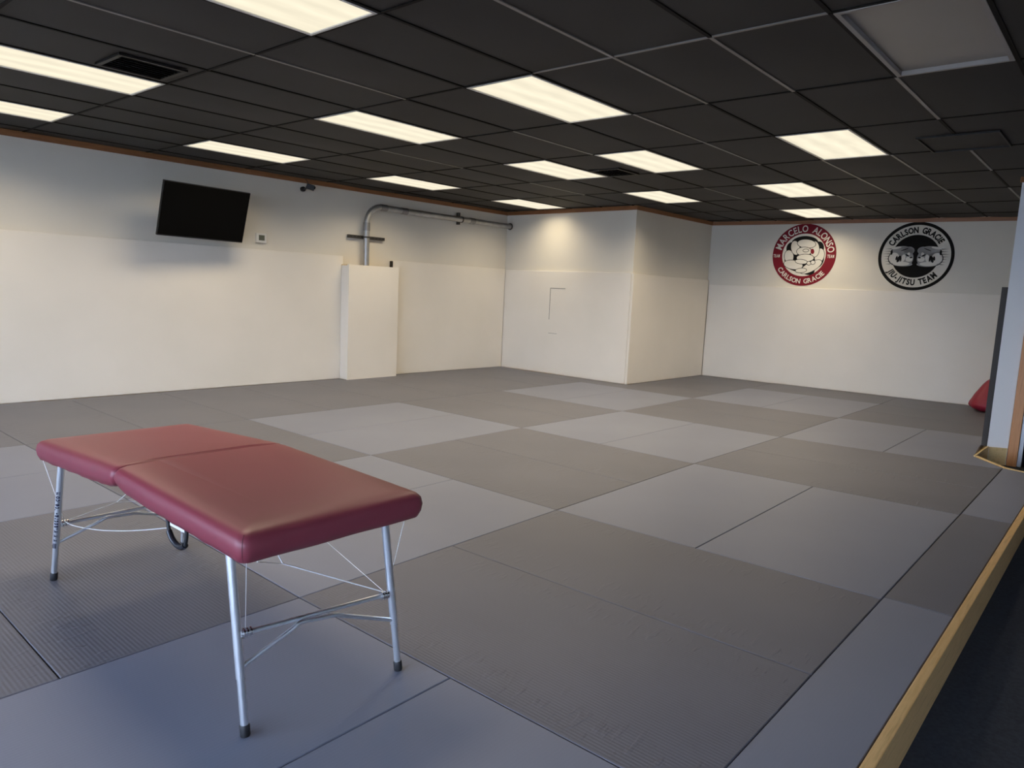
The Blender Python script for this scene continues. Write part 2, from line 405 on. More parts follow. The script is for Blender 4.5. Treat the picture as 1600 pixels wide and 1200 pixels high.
# padded box against the left wall
pc = thing('padded_box', (6.97, 8.95, 0), 'tall white padded box against the left wall below the conduit pipe', 'column padding')
bm = bmesh.new(); prism(bm, [(6.50, 8.845), (7.42, 8.868), (7.425, 9.005), (6.50, 9.005)], 0, 1.685); link('core', bm, 'pad', pc)
bm = bmesh.new(); prism(bm, [(6.485, 8.805), (7.445, 8.828), (7.445, 8.866), (6.485, 8.843)], 0, 1.70); link('front_pad', bm, 'pad', pc)
bm = bmesh.new(); prism(bm, [(6.50, 8.846), (7.42, 8.869), (7.425, 9.045), (6.50, 9.048)], 1.686, 1.700); o = link('top_board', bm, 'ply', pc); o['label'] = 'bare wooden top board'
BX('corner_bracket', (7.435, 8.99, 1.70), (7.458, 9.04, 1.80), 'plastic_blk', pc)

# ------------------------------------------------------------------ platform, curb and mats
HOLE = [(8.47, 1.100), (9.20, 1.100), (9.20, .88), (8.25, .93)]
bm = bmesh.new()
prism(bm, [(XB, .512), (7.95, .512), (8.075, .80), (8.455, 1.095), (9.24, 1.106), (13.06, 1.106), (12.72, 6.22), (10.10, 6.235), (10.178, 9.04), (XB, 9.09)], ZC, -.0405)
struct('floor', bm, 'ply')
bm = bmesh.new(); box(bm, (XB+.01, .468, ZC), (7.955, .508, .004), .004)
tag(link('timber_curb', bm, 'pine'), 'long pine timber curb along the right edge of the mats, beside dark carpet', 'curb')
def plate(p, q, th, z0, z1, m):
    p, q = Vector((*p, 0)), Vector((*q, 0)); d = (q-p).normalized(); n = Vector((d.y, -d.x, 0)); Ln = (q-p).length
    R = Matrix((d, n, Vector((0, 0, 1)))).transposed().to_4x4(); R.translation = p
    bm = bmesh.new(); box(bm, (0, 0, z0), (Ln, th, z1), .001); bmesh.ops.transform(bm, matrix=R, verts=bm.verts); return bm
pt = thing('edge_box', (8.5, 1.0, ZC), 'open wooden recess at the platform edge below the white wall end', 'wooden edging')
link('side_board', plate((8.48, 1.096), (8.085, .812), -.018, ZC, .006, 'ply'), 'ply', pt)
link('side_board', plate((8.085, .812), (7.96, .512), -.016, ZC, .006, 'ply'), 'ply', pt)
link('back_board', plate((9.215, 1.086), (8.475, 1.100), .018, ZC, .006, 'ply'), 'ply', pt)
link('end_board', plate((9.225, 1.08), (9.30, .93), -.012, ZC, -.004, 'ply'), 'ply', pt)

Y0, X0 = .816, 3.83
G = {}
for i in range(-3, 6):
    for j in range(0, 6): G[i, j] = (X0+2*i, Y0+2*j+(.035 if j else 0))
G.update({(0, 0): (3.865, .818), (0, 1): (3.79, 2.80+.01), (0, 2): (3.80, 4.81), (1, 0): (5.93, .818), (1, 1): (5.81, 2.832), (1, 2): (5.81, 4.83),
          (2, 1): (7.75, 2.80), (2, 2): (7.70, 4.78), (3, 1): (9.74, 2.80), (3, 2): (9.62, 4.80), (-1, 1): (1.80, 2.78), (2, 0): (8.0, .82), (3, 0): (9.9, .82),
          (-1, 2): (1.83, 4.80), (-1, 0): (1.83, .816), (4, 0): (11.8, .82), (4, 1): (11.72, 2.80), (4, 2): (11.6, 4.80), (-2, 1): (-.17, 2.76), (-2, 2): (-.17, 4.78),
          (4, 3): (11.6, 6.82), (0, 3): (3.80, 6.82), (1, 3): (5.80, 6.82), (2, 3): (7.70, 6.80), (3, 3): (9.62, 6.80), (-1, 3): (1.82, 6.82)})
def clip(poly, a, b, c):      # keep a*x+b*y <= c
    out = []
    for i in range(len(poly)):
        p, q = poly[i], poly[(i+1) % len(poly)]; dp = a*p[0]+b*p[1]-c; dq = a*q[0]+b*q[1]-c
        if dp <= 0: out.append(p)
        if dp*dq < 0:
            t = dp/(dp-dq); out.append((p[0]+(q[0]-p[0])*t, p[1]+(q[1]-p[1])*t))
    return out
def inset(poly, g):
    n = len(poly); out = []
    for i in range(n):
        p0, p, p1 = [Vector(poly[k]) for k in ((i-1) % n, i, (i+1) % n)]
        d0 = (p-p0).normalized(); d1 = (p1-p).normalized()
        n0 = Vector((-d0.y, d0.x)); n1 = Vector((-d1.y, d1.x)); b = n0+n1
        if b.length < 1e-4: b = n0.copy()
        b = b/max(b.dot(n0), .2)
        out.append(tuple(p+b*g))
    return out
def area(p): return .5*sum(p[i][0]*p[(i+1) % len(p)][1]-p[(i+1) % len(p)][0]*p[i][1] for i in range(len(p)))
def floor_mat(poly, m, label, gap=.0022):
    if len(poly) < 3: return
    if area(poly) < 0: poly = poly[::-1]
    if area(poly) < .02: return
    poly = inset(poly, gap); bm = bmesh.new()
    cx = sum(p[0] for p in poly)/len(poly); cy = sum(p[1] for p in poly)/len(poly)
    in2 = inset(poly, .003)
    n = len(poly)
    a = [bm.verts.new((x, y, -.04)) for x, y in poly]; b = [bm.verts.new((x, y, -.003)) for x, y in poly]; c = [bm.verts.new((x, y, 0)) for x, y in in2]
    bm.faces.new(a[::-1]); bm.faces.new(c)
    for lo, hi in ((a, b), (b, c)):
        for i in range(n): bm.faces.new((lo[i], lo[(i+1) % n], hi[(i+1) % n], hi[i]))
    tag(link('floor_mat', bm, m, origin=(cx, cy, 0)), label, 'floor mat', 'grey floor mats')
ordn = ['zeroth', 'first', 'second', 'third', 'fourth', 'fifth', 'sixth', 'seventh', 'eighth']
def lerp(a, b, t): return (a[0]+(b[0]-a[0])*t, a[1]+(b[1]-a[1])*t)
for i in range(-3, 5):
    for j in range(0, 4):
        A, B, D, E = G[i, j], G[i+1, j], G[i+1, j+1], G[i, j+1]      # A-B along X, E-D upper Y
        light = (i+j) % 2 == 0 and i < 4 and j < 3
        if light: halves = [([A, B, lerp(B, D, .5), lerp(A, E, .5)], 'half nearer the curb'), ([lerp(A, E, .5), lerp(B, D, .5), D, E], 'half farther out')]
        else: halves = [([A, lerp(A, B, .5), lerp(E, D, .5), E], 'nearer half'), ([lerp(A, B, .5), B, D, lerp(E, D, .5)], 'farther half')]
        for poly, ph in halves:
            mx = sum(p[0] for p in poly)/4; my = sum(p[1] for p in poly)/4
            lab = '%s-toned grey mat, %s block from curb, %s row from front, %s' % ('light' if light else 'dark', ordn[j+1], ordn[i+4] if i < 4 else 'last', ph)
            poly = clip(poly, .998, .0664, 12.655*.998+.0664*6.22)      # far wall pads
            if poly and max(p[0] for p in poly) > 10.05 and max(p[1] for p in poly) > 6.19:
                lowp = clip(poly, 0, 1, 6.185)
                if min(p[0] for p in poly) < 10.0 and lowp:
                    x0 = min(p[0] for p in poly); x1 = max(p[0] for p in poly); y0 = min(p[1] for p in poly); y1 = max(p[1] for p in poly)
                    poly = [(x0, y0), (x1, y0), (x1, 6.185), (10.045, 6.185), (10.06, y1), (x0, y1)]
                    if y0 > 6.185: poly = clip([(x0, y0), (x1, y0), (x1, y1), (x0, y1)], 1, 0, 10.06)
                elif my > 6.2 and min(p[0] for p in poly) > 10.0: continue
                elif min(p[0] for p in poly) < 10.0: poly = clip(poly, 1, 0, 10.06)
                else: poly = lowp
            if not poly: continue
            if j == 0 and i >= 2:
                if i == 2 and my < 1.5:
                    poly = [A, (8.075, .815), (8.455, 1.112), (9.23, 1.164), (B[0], 1.164), lerp(B, D, .5), lerp(A, E, .5)]
                else: poly = clip(poly, 0, -1, -1.164)
            if len(poly) < 3: continue
            floor_mat(poly, 'mat_sheen_light' if light else 'mat_sheen_dark', lab)
# narrow mats along the curb
xs = [XB+.02, -.17, 1.83, 3.905, 5.98, 7.97]
for k in range(5):
    lt = k % 2 == 0
    poly = [(xs[k], .511), (xs[k+1], .511), (xs[k+1] if k < 4 else 8.06, .817), (xs[k], .817)]
    floor_mat(poly, 'mat_sheen_light' if lt else 'mat_strip', 'narrow %s-toned grey mat strip directly against the pine curb, %s from front' % ('light' if lt else 'dark', ordn[k]))
ys = 8.84
for k, (a, b) in enumerate(((XB+.02, -.2), (-.2, 3.8), (3.8, 6.47), (7.46, 10.08))):
    floor_mat([(a, ys), (b, ys), (b, 9.0), (a, 9.0)] if k != 2 else [(a, ys), (b, ys), (b, 9.0), (a, 9.0)], 'mat_strip',
              ['narrow dark mat strip along the left wall, nearest the windows', 'narrow dark mat strip along the left wall, far left of the television',
               'narrow dark mat strip along the wall under the television', 'narrow dark mat strip along the wall under the conduit'][k])

# ------------------------------------------------------------------ right side: door post, jamb
BX('door_post', (9.30, .832, ZC), (9.36, .922, 2.15), 'post', None, .003)
tag(bpy.data.objects['door_post'], 'brown stained wooden door post beside the white wall end', 'door post')
BX('door_jamb', (9.33, .793, ZC), (9.37, .831, 2.15), 'jamb', None, .002)
tag(bpy.data.objects['door_jamb'], 'thin grey metal strip right of the brown wooden post', 'door jamb')

# red bag on the far mats
def red_bag():
    bm = bmesh.new(); prof = [(.0, .15), (.012, .19), (.05, .275), (.08, .30), (.12, .298), (.24, .24), (.38, .155), (.44, .11), (.465, .08), (.47, .02)]
    seg = 28; rings = []
    for z, r in prof:
        ring = []
        for k in range(seg):
            a = 2*PI*k/seg; q = 1+.045*math.cos(5*a+z*3)+.02*math.sin(9*a-z*12)
            ring.append(bm.verts.new((12.42+r*q*math.cos(a)*.9, 1.49+r*q*math.sin(a), z+.002+.01*math.sin(2*a)*min(1, z/.1)*.8)))
        rings.append(ring)
    for a, b in zip(rings, rings[1:]):
        for k in range(seg): bm.faces.new((a[k], a[(k+1) % seg], b[(k+1) % seg], b[k]))
    bm.faces.new(rings[0][::-1]); bm.faces.new(rings[-1])
    return bm
o = link('padded_bag', red_bag(), 'red', smooth=True, auto=60, origin=(12.42, 1.46, 0))
tag(o, 'red padded bag lying on the mats at far right, half hidden by the wall', 'bag')

# ------------------------------------------------------------------ television
tv = bpy.data.objects.new('television', None); C.objects.link(tv)
Rm = Matrix.Rotation(.074, 4, 'Z') @ Matrix.Rotation(.285, 4, 'X') @ Matrix.Rotation(.007, 4, 'Y')
MTV = Rm.copy(); MTV.translation = (4.251, 8.608, 2.184)
tv.matrix_world = MTV; tag(tv, 'black wall-mounted flat television tilted down on the left wall', 'television')
def tvpart(name, lo, hi, m, bev=0):
    bm = bmesh.new(); box(bm, lo, hi, bev); o = link(name, bm, m); o.parent = tv; return o
hw, hh = .55, .3175
tvpart('casing', (-hw, .004, -hh), (hw, .035, hh), 'plastic_blk', .004)
tvpart('screen', (-hw+.008, 0, -hh+.016), (hw-.008, .0035, hh-.008), 'screen')
tvpart('back_cover', (-.34, .036, -.24), (.34, .07, .16), 'plastic_blk', .012)
bm = bmesh.new()
for xx in (-.2, .2): box(bm, (xx-.02, .071, -.2), (xx+.02, .086, .2), .002)
box(bm, (-.22, .087, -.05), (.22, .099, .05), .002)
o = link('mount_rail', bm, 'plastic_blk'); o.parent = tv
inv = MTV.inverted()
def tvw(name, bm, m):
    bmesh.ops.transform(bm, matrix=inv, verts=bm.verts); o = link(name, bm, m, smooth=True, auto=40); o.parent = tv
bm = bmesh.new(); ctr = MTV @ Vector((0, .1, 0)); tube(bm, [ctr, (4.36, 8.93, 2.17), (4.30, 9.04, 2.17)], .022, 10); tvw('mount_arm', bm, 'plastic_blk')
bm = bmesh.new(); box(bm, (4.2, 9.045, 2.03), (4.4, 9.072, 2.31), .003); tvw('wall_plate', bm, 'plastic_blk')

# thermostat
th = thing('thermostat', (5.225, 9.05, 1.977), 'small white thermostat with grey display on the wall right of the television', 'thermostat')
BX('body', (5.15, 9.030, 1.915), (5.30, 9.058, 2.04), 'plastic_wht', th, .005)
BX('display', (5.185, 9.026, 1.945), (5.268, 9.0295, 2.015), 'lcd', th)
# security camera
sc = thing('security_camera', (5.91, 9.05, 2.71), 'small black security camera on the left wall just below the wooden trim', 'camera')
TB('base', [(5.865, 9.062, 2.70), (5.865, 9.03, 2.70)], .035, 'plastic_blk', sc, 20)
TB('arm', [(5.865, 9.03, 2.70), (5.88, 8.99, 2.71), (5.92, 8.97, 2.725)], .012, 'plastic_blk', sc)
bm = bmesh.new(); box(bm, (-.055, -.035, -.035), (.055, .035, .035), .008, 0, Matrix.Translation((5.925, 8.955, 2.73)) @ Matrix.Rotation(-.6, 4, 'Z') @ Matrix.Rotation(.25, 4, 'Y'))
link('camera_body', bm, 'plastic_blk', sc)
TB('lens', [(5.955, 8.92, 2.725), (5.97, 8.905, 2.72)], .02, 'screen', sc)
TB('cable', smoothpath([(5.88, 9.0, 2.73), (5.93, 9.02, 2.765), (5.925, 9.02, 2.80), (5.89, 9.03, 2.845)]), .004, 'plastic_blk', sc, 8)

# conduit
cn = thing('conduit_pipe', (6.93, 8.95, 1.70), 'grey metal conduit pipe bending from the padded box along the left wall', 'pipe')
pts = [(6.90, 8.945, 1.701), (6.90, 8.945, 2.2), (6.90, 8.945, 2.33)]
for k in range(1, 10):
    a = PI/2*k/9; pts.append((6.90+.26*(1-math.cos(a)), 8.945, 2.33+.26*math.sin(a)))
pts += [(7.6, 8.945, 2.585), (8.9, 8.94, 2.583), (10.155, 8.93, 2.580)]
TB('pipe', pts, .045, 'conduit', cn, 20)
for a, b in (((6.90, 8.945, 2.22), (6.90, 8.945, 2.34)), ((7.15, 8.945, 2.590), (7.27, 8.945, 2.590)), ((7.56, 8.945, 2.585), (7.68, 8.945, 2.585)), ((9.08, 8.938, 2.5825), (9.2, 8.937, 2.5825))):
    TB('coupling', [a, b], .0505, 'coupling', cn, 20)
TB('end_opening', [(10.13, 8.93, 2.58), (10.139, 8.93, 2.58)], .062, 'strut', cn, 20)
def strut(name, lo, hi, horizontal, label):
    t = thing(name, lo, label, 'bracket', 'slotted channel brackets'); bm = bmesh.new(); box(bm, lo, hi, .003); link('channel', bm, 'strut', t)
    bm = bmesh.new(); n = 10 if horizontal else 3
    for k in range(n):
        f = (k+.5)/n
        if horizontal:
            x = lo[0]+(hi[0]-lo[0])*f; box(bm, (x-.02, lo[1]-.003, (lo[2]+hi[2])/2-.008), (x+.02, lo[1]-.0005, (lo[2]+hi[2])/2+.008))
        else:
            z = lo[2]+(hi[2]-lo[2])*f; box(bm, ((lo[0]+hi[0])/2-.008, lo[1]-.003, z-.02), ((lo[0]+hi[0])/2+.008, lo[1]-.0005, z+.02))
    link('slots', bm, 'rubber', t); return t
s1 = strut('pipe_bracket', (6.62, 8.995, 2.10), (7.29, 9.05, 2.145), True, 'horizontal dark slotted bracket crossing the vertical part of the conduit')
s2 = strut('pipe_bracket', (8.87, 8.99, 2.50), (8.91, 9.047, 2.70), False, 'short vertical dark bracket behind the horizontal conduit')
bm = bmesh.new(); tube(bm, [(8.89-.012, 8.94, 2.583), (8.89+.012, 8.94, 2.583)], .052, 20); link('clamp', bm, 'strut', cn, smooth=True, auto=40)
bm = bmesh.new(); tube(bm, [(6.90, 8.945, 2.11), (6.90, 8.945, 2.135)], .052, 20); link('clamp', bm, 'strut', cn, smooth=True, auto=40)

# ------------------------------------------------------------------ lettering helpers
_cache = {}
def glyph(ch, bold=.0):
    key = (ch, bold)
    if key in _cache: return _cache[key]
    cu = bpy.data.curves.new('glyph', 'FONT'); cu.body = ch; cu.offset = bold; cu.resolution_u = 3; cu.size = 1
    ob = bpy.data.objects.new('glyph', cu); C.objects.link(ob); bpy.context.view_layer.update()
    dg = bpy.context.evaluated_depsgraph_get(); me = ob.evaluated_get(dg).to_mesh()
    vs = [tuple(v.co) for v in me.vertices]; fs = [tuple(p.vertices) for p in me.polygons]
    ob.evaluated_get(dg).to_mesh_clear(); bpy.data.objects.remove(ob); bpy.data.curves.remove(cu)
    xs_ = [v[0] for v in vs] or [0, .3]; x0, x1 = min(xs_), max(xs_)
    _cache[key] = ([(v[0]-x0, v[1]) for v in vs], fs, x1-x0); return _cache[key]
def put(bm, vs, fs, f):
    b = [bm.verts.new(f(x, y)) for x, y in vs]
    for q in fs:
        try: bm.faces.new([b[k] for k in q])
        except ValueError: pass
def arc_text(bm, text, R, size, centre_deg, z, sx=1.0, bold=.03, gap=.12, inward=False, span=None):
    items = []; tot = 0
    for ch in text:
        if ch == ' ': w_ = .42*sx; items.append((None, w_))
        else:
            g = glyph(ch, bold); w_ = g[2]*sx+gap; items.append((g, w_))
        tot += w_
    k = 1.0
    if span: k = math.radians(span)*R/(tot*size)
    s = -tot*size*k/2
    for g, w_ in items:
        mid = s+w_*size*k/2
        if g:
            a = math.radians(centre_deg) + (mid/R if inward else -mid/R)
            gw = g[2]*sx*size
            for_r = (Vector((math.cos(a), math.sin(a))))
            upv = -for_r if inward else for_r
            rv = Vector((upv.y, -upv.x)); base = for_r*R
            def f(x, y, rv=rv, upv=upv, base=base, gw=gw):
                q = base + rv*(x*sx*size-gw/2) + upv*(y*size-.36*size); return (q.x, q.y, z)
            put(bm, g[0], g[1], f)
        s += w_*size*k
def disc(bm, R, z0, z1, seg=96, r_in=0, cx=0, cy=0, rx=1, ry=1, rot=0):
    cr, sr = math.cos(rot), math.sin(rot)
    def P(r, k, z):
        a = 2*PI*k/seg; x = r*math.cos(a)*rx; y = r*math.sin(a)*ry; return (cx+x*cr-y*sr, cy+x*sr+y*cr, z)
    o = [bm.verts.new(P(R, k, z1)) for k in range(seg)]; ob = [bm.verts.new(P(R, k, z0)) for k in range(seg)]
    for k in range(seg): bm.faces.new((ob[k], ob[(k+1) % seg], o[(k+1) % seg], o[k]))
    if r_in:
        i_ = [bm.verts.new(P(r_in, k, z1)) for k in range(seg)]; ib = [bm.verts.new(P(r_in, k, z0)) for k in range(seg)]
        for k in range(seg):
            bm.faces.new((o[k], o[(k+1) % seg], i_[(k+1) % seg], i_[k])); bm.faces.new((i_[k], i_[(k+1) % seg], ib[(k+1) % seg], ib[k]))
    else: bm.faces.new(o)
def emblem(y, z, R, label):
    f = (P_F2[0]-P_F1[0])/(P_F2[1]-P_F1[1]); x = P_F1[0]+f*(y-P_F1[1])
    d = (Vector((*P_F2, 0))-Vector((*P_F1, 0))).normalized(); n = Vector((d.y, -d.x, 0))
    if n.x > 0: n = -n
    Mx = Matrix((d, Vector((0, 0, 1)), n)).transposed().to_4x4(); Mx.translation = Vector((x, y, z))+n*.001
    e = bpy.data.objects.new('wall_emblem', None); C.objects.link(e); e.matrix_world = Mx
    return tag(e, label, 'emblem', 'round wall emblems')
def epart(e, name, bm, m, label=None):
    o = link(name, bm, m); o.parent = e
    if label: o['label'] = label
R1 = .528
e1 = emblem(4.535, 2.262, R1, 'round dark red wall emblem with cream lettering on the far wall')
bm = bmesh.new(); disc(bm, R1, 0, .003, r_in=.362); epart(e1, 'ring', bm, 'sign_red', 'dark red ring')
bm = bmesh.new(); disc(bm, .3615, 0, .0025); epart(e1, 'inner_disc', bm, 'sign_cream')
for wd, sp_, cen in (('MARCELO', 84, 126.5), ('ALONSO', 69, 40)):
    bm = bmesh.new(); arc_text(bm, wd, .447, .158, cen, .0042, sx=.80, bold=.016, gap=.15, span=sp_); epart(e1, 'lettering', bm, 'sign_cream')
for wd, sp_, cen in (('CARLSON', 58, 239), ('GRACIE', 46, 297.5)):
    bm = bmesh.new(); arc_text(bm, wd, .447, .112, cen, .0042, sx=.9, bold=.022, gap=.15, inward=True, span=sp_); epart(e1, 'lettering', bm, 'sign_cream')
for x in (-.512, .388):
    bm = bmesh.new()
    for ch in 'TEAM':
        g = glyph(ch, .03); k = .068; put(bm, g[0], g[1], lambda a, b, x=x: (x+a*.55*k, -.045+b*k*1.1, .0042)); x += g[2]*.55*k+.005
    epart(e1, 'lettering', bm, 'sign_cream')
# plain generic motif in the middle: rounded cream masses over black
bm = bmesh.new()
for (cx_, cy_, rx_, ry_, ro) in ((.0, .21, .22, .11, 0), (-.20, .10, .10, .12, .3), (.22, .10, .10, .13, -.2), (0, -.05, .30, .20, 0), (-.22, -.06, .10, .14, 0), (.24, -.06, .10, .15, 0), (.05, -.22, .17, .10, -.5), (-.1, -.17, .2, .11, -.2)):
    disc(bm, 1, 0.0026, .0032, 48, 0, cx_, cy_, rx_, ry_, ro)
epart(e1, 'motif_backing', bm, 'sign_black', 'black backing shapes')
bk = bmesh.new(); bc = bmesh.new(); zz = .0033
for (cx_, cy_, rx_, ry_, ro) in ((-.245, -.03, .075, .11, .2), (.26, -.01, .075, .12, -.1), (-.15, .12, .07, .12, .25), (.17, .10, .075, .13, .1), (-.16, -.17, .16, .075, -.15), (.14, -.20, .19, .075, .55),
                                 (-.02, -.265, .09, .035, .1), (.03, .19, .15, .07, -.1), (0.0, .06, .12, .07, 0), (.03, -.05, .14, .06, 0), (-.03, -.115, .10, .035, -.1), (.10, -.14, .032, .028, 0), (.165, -.125, .032, .03, 0), (.03, .075, .045, .022, 0)):
    disc(bk, 1, zz, zz+.00012, 40, 0, cx_, cy_, rx_+.009, ry_+.009, ro); disc(bc, 1, zz+.00012, zz+.00024, 40, 0, cx_, cy_, rx_, ry_, ro); zz += .00025
epart(e1, 'motif_outline', bk, 'sign_black', 'thin black outlines'); epart(e1, 'motif', bc, 'sign_cream', 'rounded cream shapes')
bm = bmesh.new(); disc(bm, 1, .0069, .0073, 40, 0, .14, .06, .03, .045, .2); epart(e1, 'motif_accent', bm, 'sign_red', 'small red oval')
e2 = emblem(2.83, 2.255, .535, 'round black and white wall emblem with black lettering on the far wall')
bm = bmesh.new(); disc(bm, .535, 0, .003, r_in=.488); epart(e2, 'ring', bm, 'sign_black', 'thin black ring')
bm = bmesh.new(); disc(bm, .335, 0, .003); epart(e2, 'inner_disc', bm, 'sign_black')
for wd, sp_, cen, inw in (('CARLSON', 66, 122, False), ('GRACIE', 50, 56.5, False), ('JIU-JITSU', 64, 243, True), ('TEAM', 38, 300, True)):
    bm = bmesh.new(); arc_text(bm, wd, .412 if not inw else .405, .126, cen, .0042, sx=.74, bold=.045, gap=.17, inward=inw, span=sp_); epart(e2, 'lettering', bm, 'sign_black')
for s_ in (-1, 1):
    bm = bmesh.new()
    for k in range(7):
        yy = .115-.040*k; x1 = .35; x2 = .475-abs(k-2)*.014
        bm.faces.new([bm.verts.new((s_*x1, yy-.005, .0042)), bm.verts.new((s_*x2, yy, .0042)), bm.verts.new((s_*x1, yy+.005, .0042))])
    epart(e2, 'speed_lines', bm, 'sign_black')
    for nm, m_, lst, za, zb in (
        ('motif_outline', 'sign_black', ((.19, .07, .165, .10, 0), (.26, -.035, .13, .115, 0), (.10, -.03, .085, .12, 0), (.17, -.125, .15, .045, 0), (.10, .09, .09, .07, 0)), .0031, .0036),
        ('motif', 'sign_grey', ((.19, .07, .155, .090, 0), (.26, -.035, .12, .105, 0), (.10, -.03, .075, .11, 0), (.17, -.125, .14, .036, 0), (.10, .09, .08, .06, 0)), .0037, .0041),
        ('motif_light', 'sign_cream', ((.30, -.03, .075, .085, 0), (.19, -.118, .12, .032, 0), (.085, -.045, .05, .04, 0), (.10, .03, .02, .035, .3), (.28, .13, .07, .018, -.2), (.17, -.03, .03, .06, .2)), .0042, .0045),
        ('motif_dark', 'sign_black', ((.235, -.045, .022, .055, .3), (.205, -.035, .013, .045, -.1), (.265, -.03, .013, .035, .2), (.115, .015, .03, .012, .5), (.16, .105, .06, .006, -.4), (.345, .06, .016, .04, 0), (.06, -.02, .02, .012, 0)), .0046, .0049)):
        bm = bmesh.new()
        for (a_, b_, c_, d_, r_) in lst: disc(bm, 1, za, zb, 40, 0, s_*a_, b_, c_, d_, s_*r_)
        epart(e2, nm, bm, m_)

# ------------------------------------------------------------------ massage table
tb = thing('massage_table', (1.40, 2.86, 0), 'folding treatment table with burgundy vinyl top and silver legs standing on the mats', 'massage table')
XL, XR = 1.045, 1.785
# mid-edge heights: near end, hinge, far end
ZN, ZH, ZF = .660, .682, .630
YN, YH, YF = 1.925, 2.878, 3.80
def cushion(name, ya, yb, za, zb, open_end):
    """upholstered half: ya/yb ends, za/zb heights of its mid edge"""
    bm = bmesh.new(); Lh = yb-ya
    prof = [(.070, -.062), (.034, -.066), (.014, -.056), (.004, -.034), (.000, -.008), (.005, .016), (.018, .029), (.040, .036), (.085, .040), (.16, .0425)]
    rings = []; ns = 10
    for d, z in prof:
        ring = []; r = max(.040-d*.5, .012); hd_ = d if z < 0 else min(d*.22, .02)
        da = hd_ if open_end == 'a' else d; db = hd_ if open_end == 'b' else d
        cs = [((XR-d), (yb-db), 0), ((XL+d), (yb-db), 1), ((XL+d), (ya+da), 2), ((XR-d), (ya+da), 3)]
        for cxx, cyy, q in cs:
            hinge = (q in (0, 1) and open_end == 'b') or (q in (2, 3) and open_end == 'a')
            rr = min(r, .022) if hinge else r
            dd = 1 if q in (0, 3) else -1; ee = 1 if q in (0, 1) else -1
            ox, oy = cxx-dd*rr, cyy-ee*rr; a0 = q*PI/2
            for k in range(ns+1):
                a = a0+PI/2*k/ns; ring.append((ox+rr*math.cos(a), oy+rr*math.sin(a), z))
        rings.append(ring)
    # straight parts subdivided so that the underside can swell and lift
    full = []
    for ring in rings:
        o = []
        for i in range(len(ring)):
            p, q = Vector(ring[i]), Vector(ring[(i+1) % len(ring)]); o.append(p)
            if (q-p).length > .2:
                for k in range(1, 16): o.append(p.lerp(q, k/16))
        full.append(o)
    def warp(p):
        t = (p.y-ya)/Lh; z = za+(zb-za)*t
        e = abs(p.y-(yb if open_end == 'b' else ya))     # distance from hinge
        lift = .020*math.exp(-e/.09)*min(1, -p.z/.05) if p.z < 0 else 0
        wob = .0016*math.sin(p.y*31)+.0012*math.sin(p.y*53+p.x*20) if p.z < -.02 else 0
        return (p.x, p.y, z+p.z+lift+wob)
    vr = [[bm.verts.new(warp(p)) for p in ring] for ring in full]
    n = len(vr[0])
    for a, b in zip(vr, vr[1:]):
        for k in range(n): bm.faces.new((a[k], a[(k+1) % n], b[(k+1) % n], b[k]))
    bm.faces.new(vr[0][::-1]); bm.faces.new(vr[-1])
    return link(name, bm, 'vinyl', tb, smooth=True, auto=60)
c1 = cushion('cushion', YN, YH-.001, ZN, ZH, 'b')
c2 = cushion('cushion', YH+.001, YF, ZH, ZF, 'a')
# corner seams
for cx_, sgn in ((XL, 1), (XR, -1)):
    pts = []
    for d, z in [(.034, -.066), (.014, -.056), (.004, -.034), (.0, -.008), (.005, .016), (.018, .029)]:
        r = .040-d*.5; k = (1-math.cos(PI/4))*r + d
        pts.append((cx_+sgn*k, YN+k, ZN+z))
    TB('corner_seam', pts, .0012, 'seam', c1, 6)
# rails under the cushions
for (ya, yb, za, zb) in ((YN+.09, YH-.012, ZN-.060, ZH-.048), (YH+.012, YF-.09, ZH-.048, ZF-.060)):
    bm = bmesh.new()
    for xx in (XL+.080, XR-.098):
        a = [(xx, ya, za), (xx+.018, ya, za), (xx+.018, yb, zb), (xx, yb, zb)]
        lo = [bm.verts.new((x, y, z-.022)) for x, y, z in a]; hi = [bm.verts.new((x, y, z-.002)) for x, y, z in a]
        bm.faces.new(lo[::-1]); bm.faces.new(hi)
        for i in range(4): bm.faces.new((lo[i], lo[(i+1) % 4], hi[(i+1) % 4], hi[i]))
    for yy in (ya, yb-.018):
        zz = za if yy == ya else zb
        box(bm, (XL+.0985, yy, zz-.021), (XR-.0985, yy+.018, zz-.003))
    link('frame_rail', bm, 'alu', tb)
def leg(top, foot, text=None):
    top, foot = Vector(top), Vector(foot); d = (top-foot).normalized(); Ln = (top-foot).length
    a = foot+d*.19
    o = TB('leg', [a, top], .0150, 'alu', tb, 24)
    TB('extension_tube', [foot+d*.028, a+d*.01], .0128, 'alu', o, 24)
    TB('rubber_foot', [foot-Vector((0, 0, 0))+d*.0, foot+d*.004, foot+d*.034, foot+d*.038], .0, 'rubber', o, 24, rs=[.0145, .0162, .0162, .0145])
    return o, foot, d
B_top, B_ft = (1.094, 2.081, .62), (1.103, 2.003, .002)
C_top, C_ft = (1.649, 2.003, .615), (1.711, 1.975, .002)
A_top, A_ft = (1.092, 3.585, .585), (1.084, 3.721, .002)
D_top, D_ft = (1.66, 3.62, .585), (1.70, 3.73, .002)
lB = leg(B_top, B_ft); lC = leg(C_top, C_ft); lA = leg(A_top, A_ft); lD = leg(D_top, D_ft)
def at(t, f, z): t, f = Vector(t), Vector(f); return f+(t-f)*((z-f.z)/(t.z-f.z))
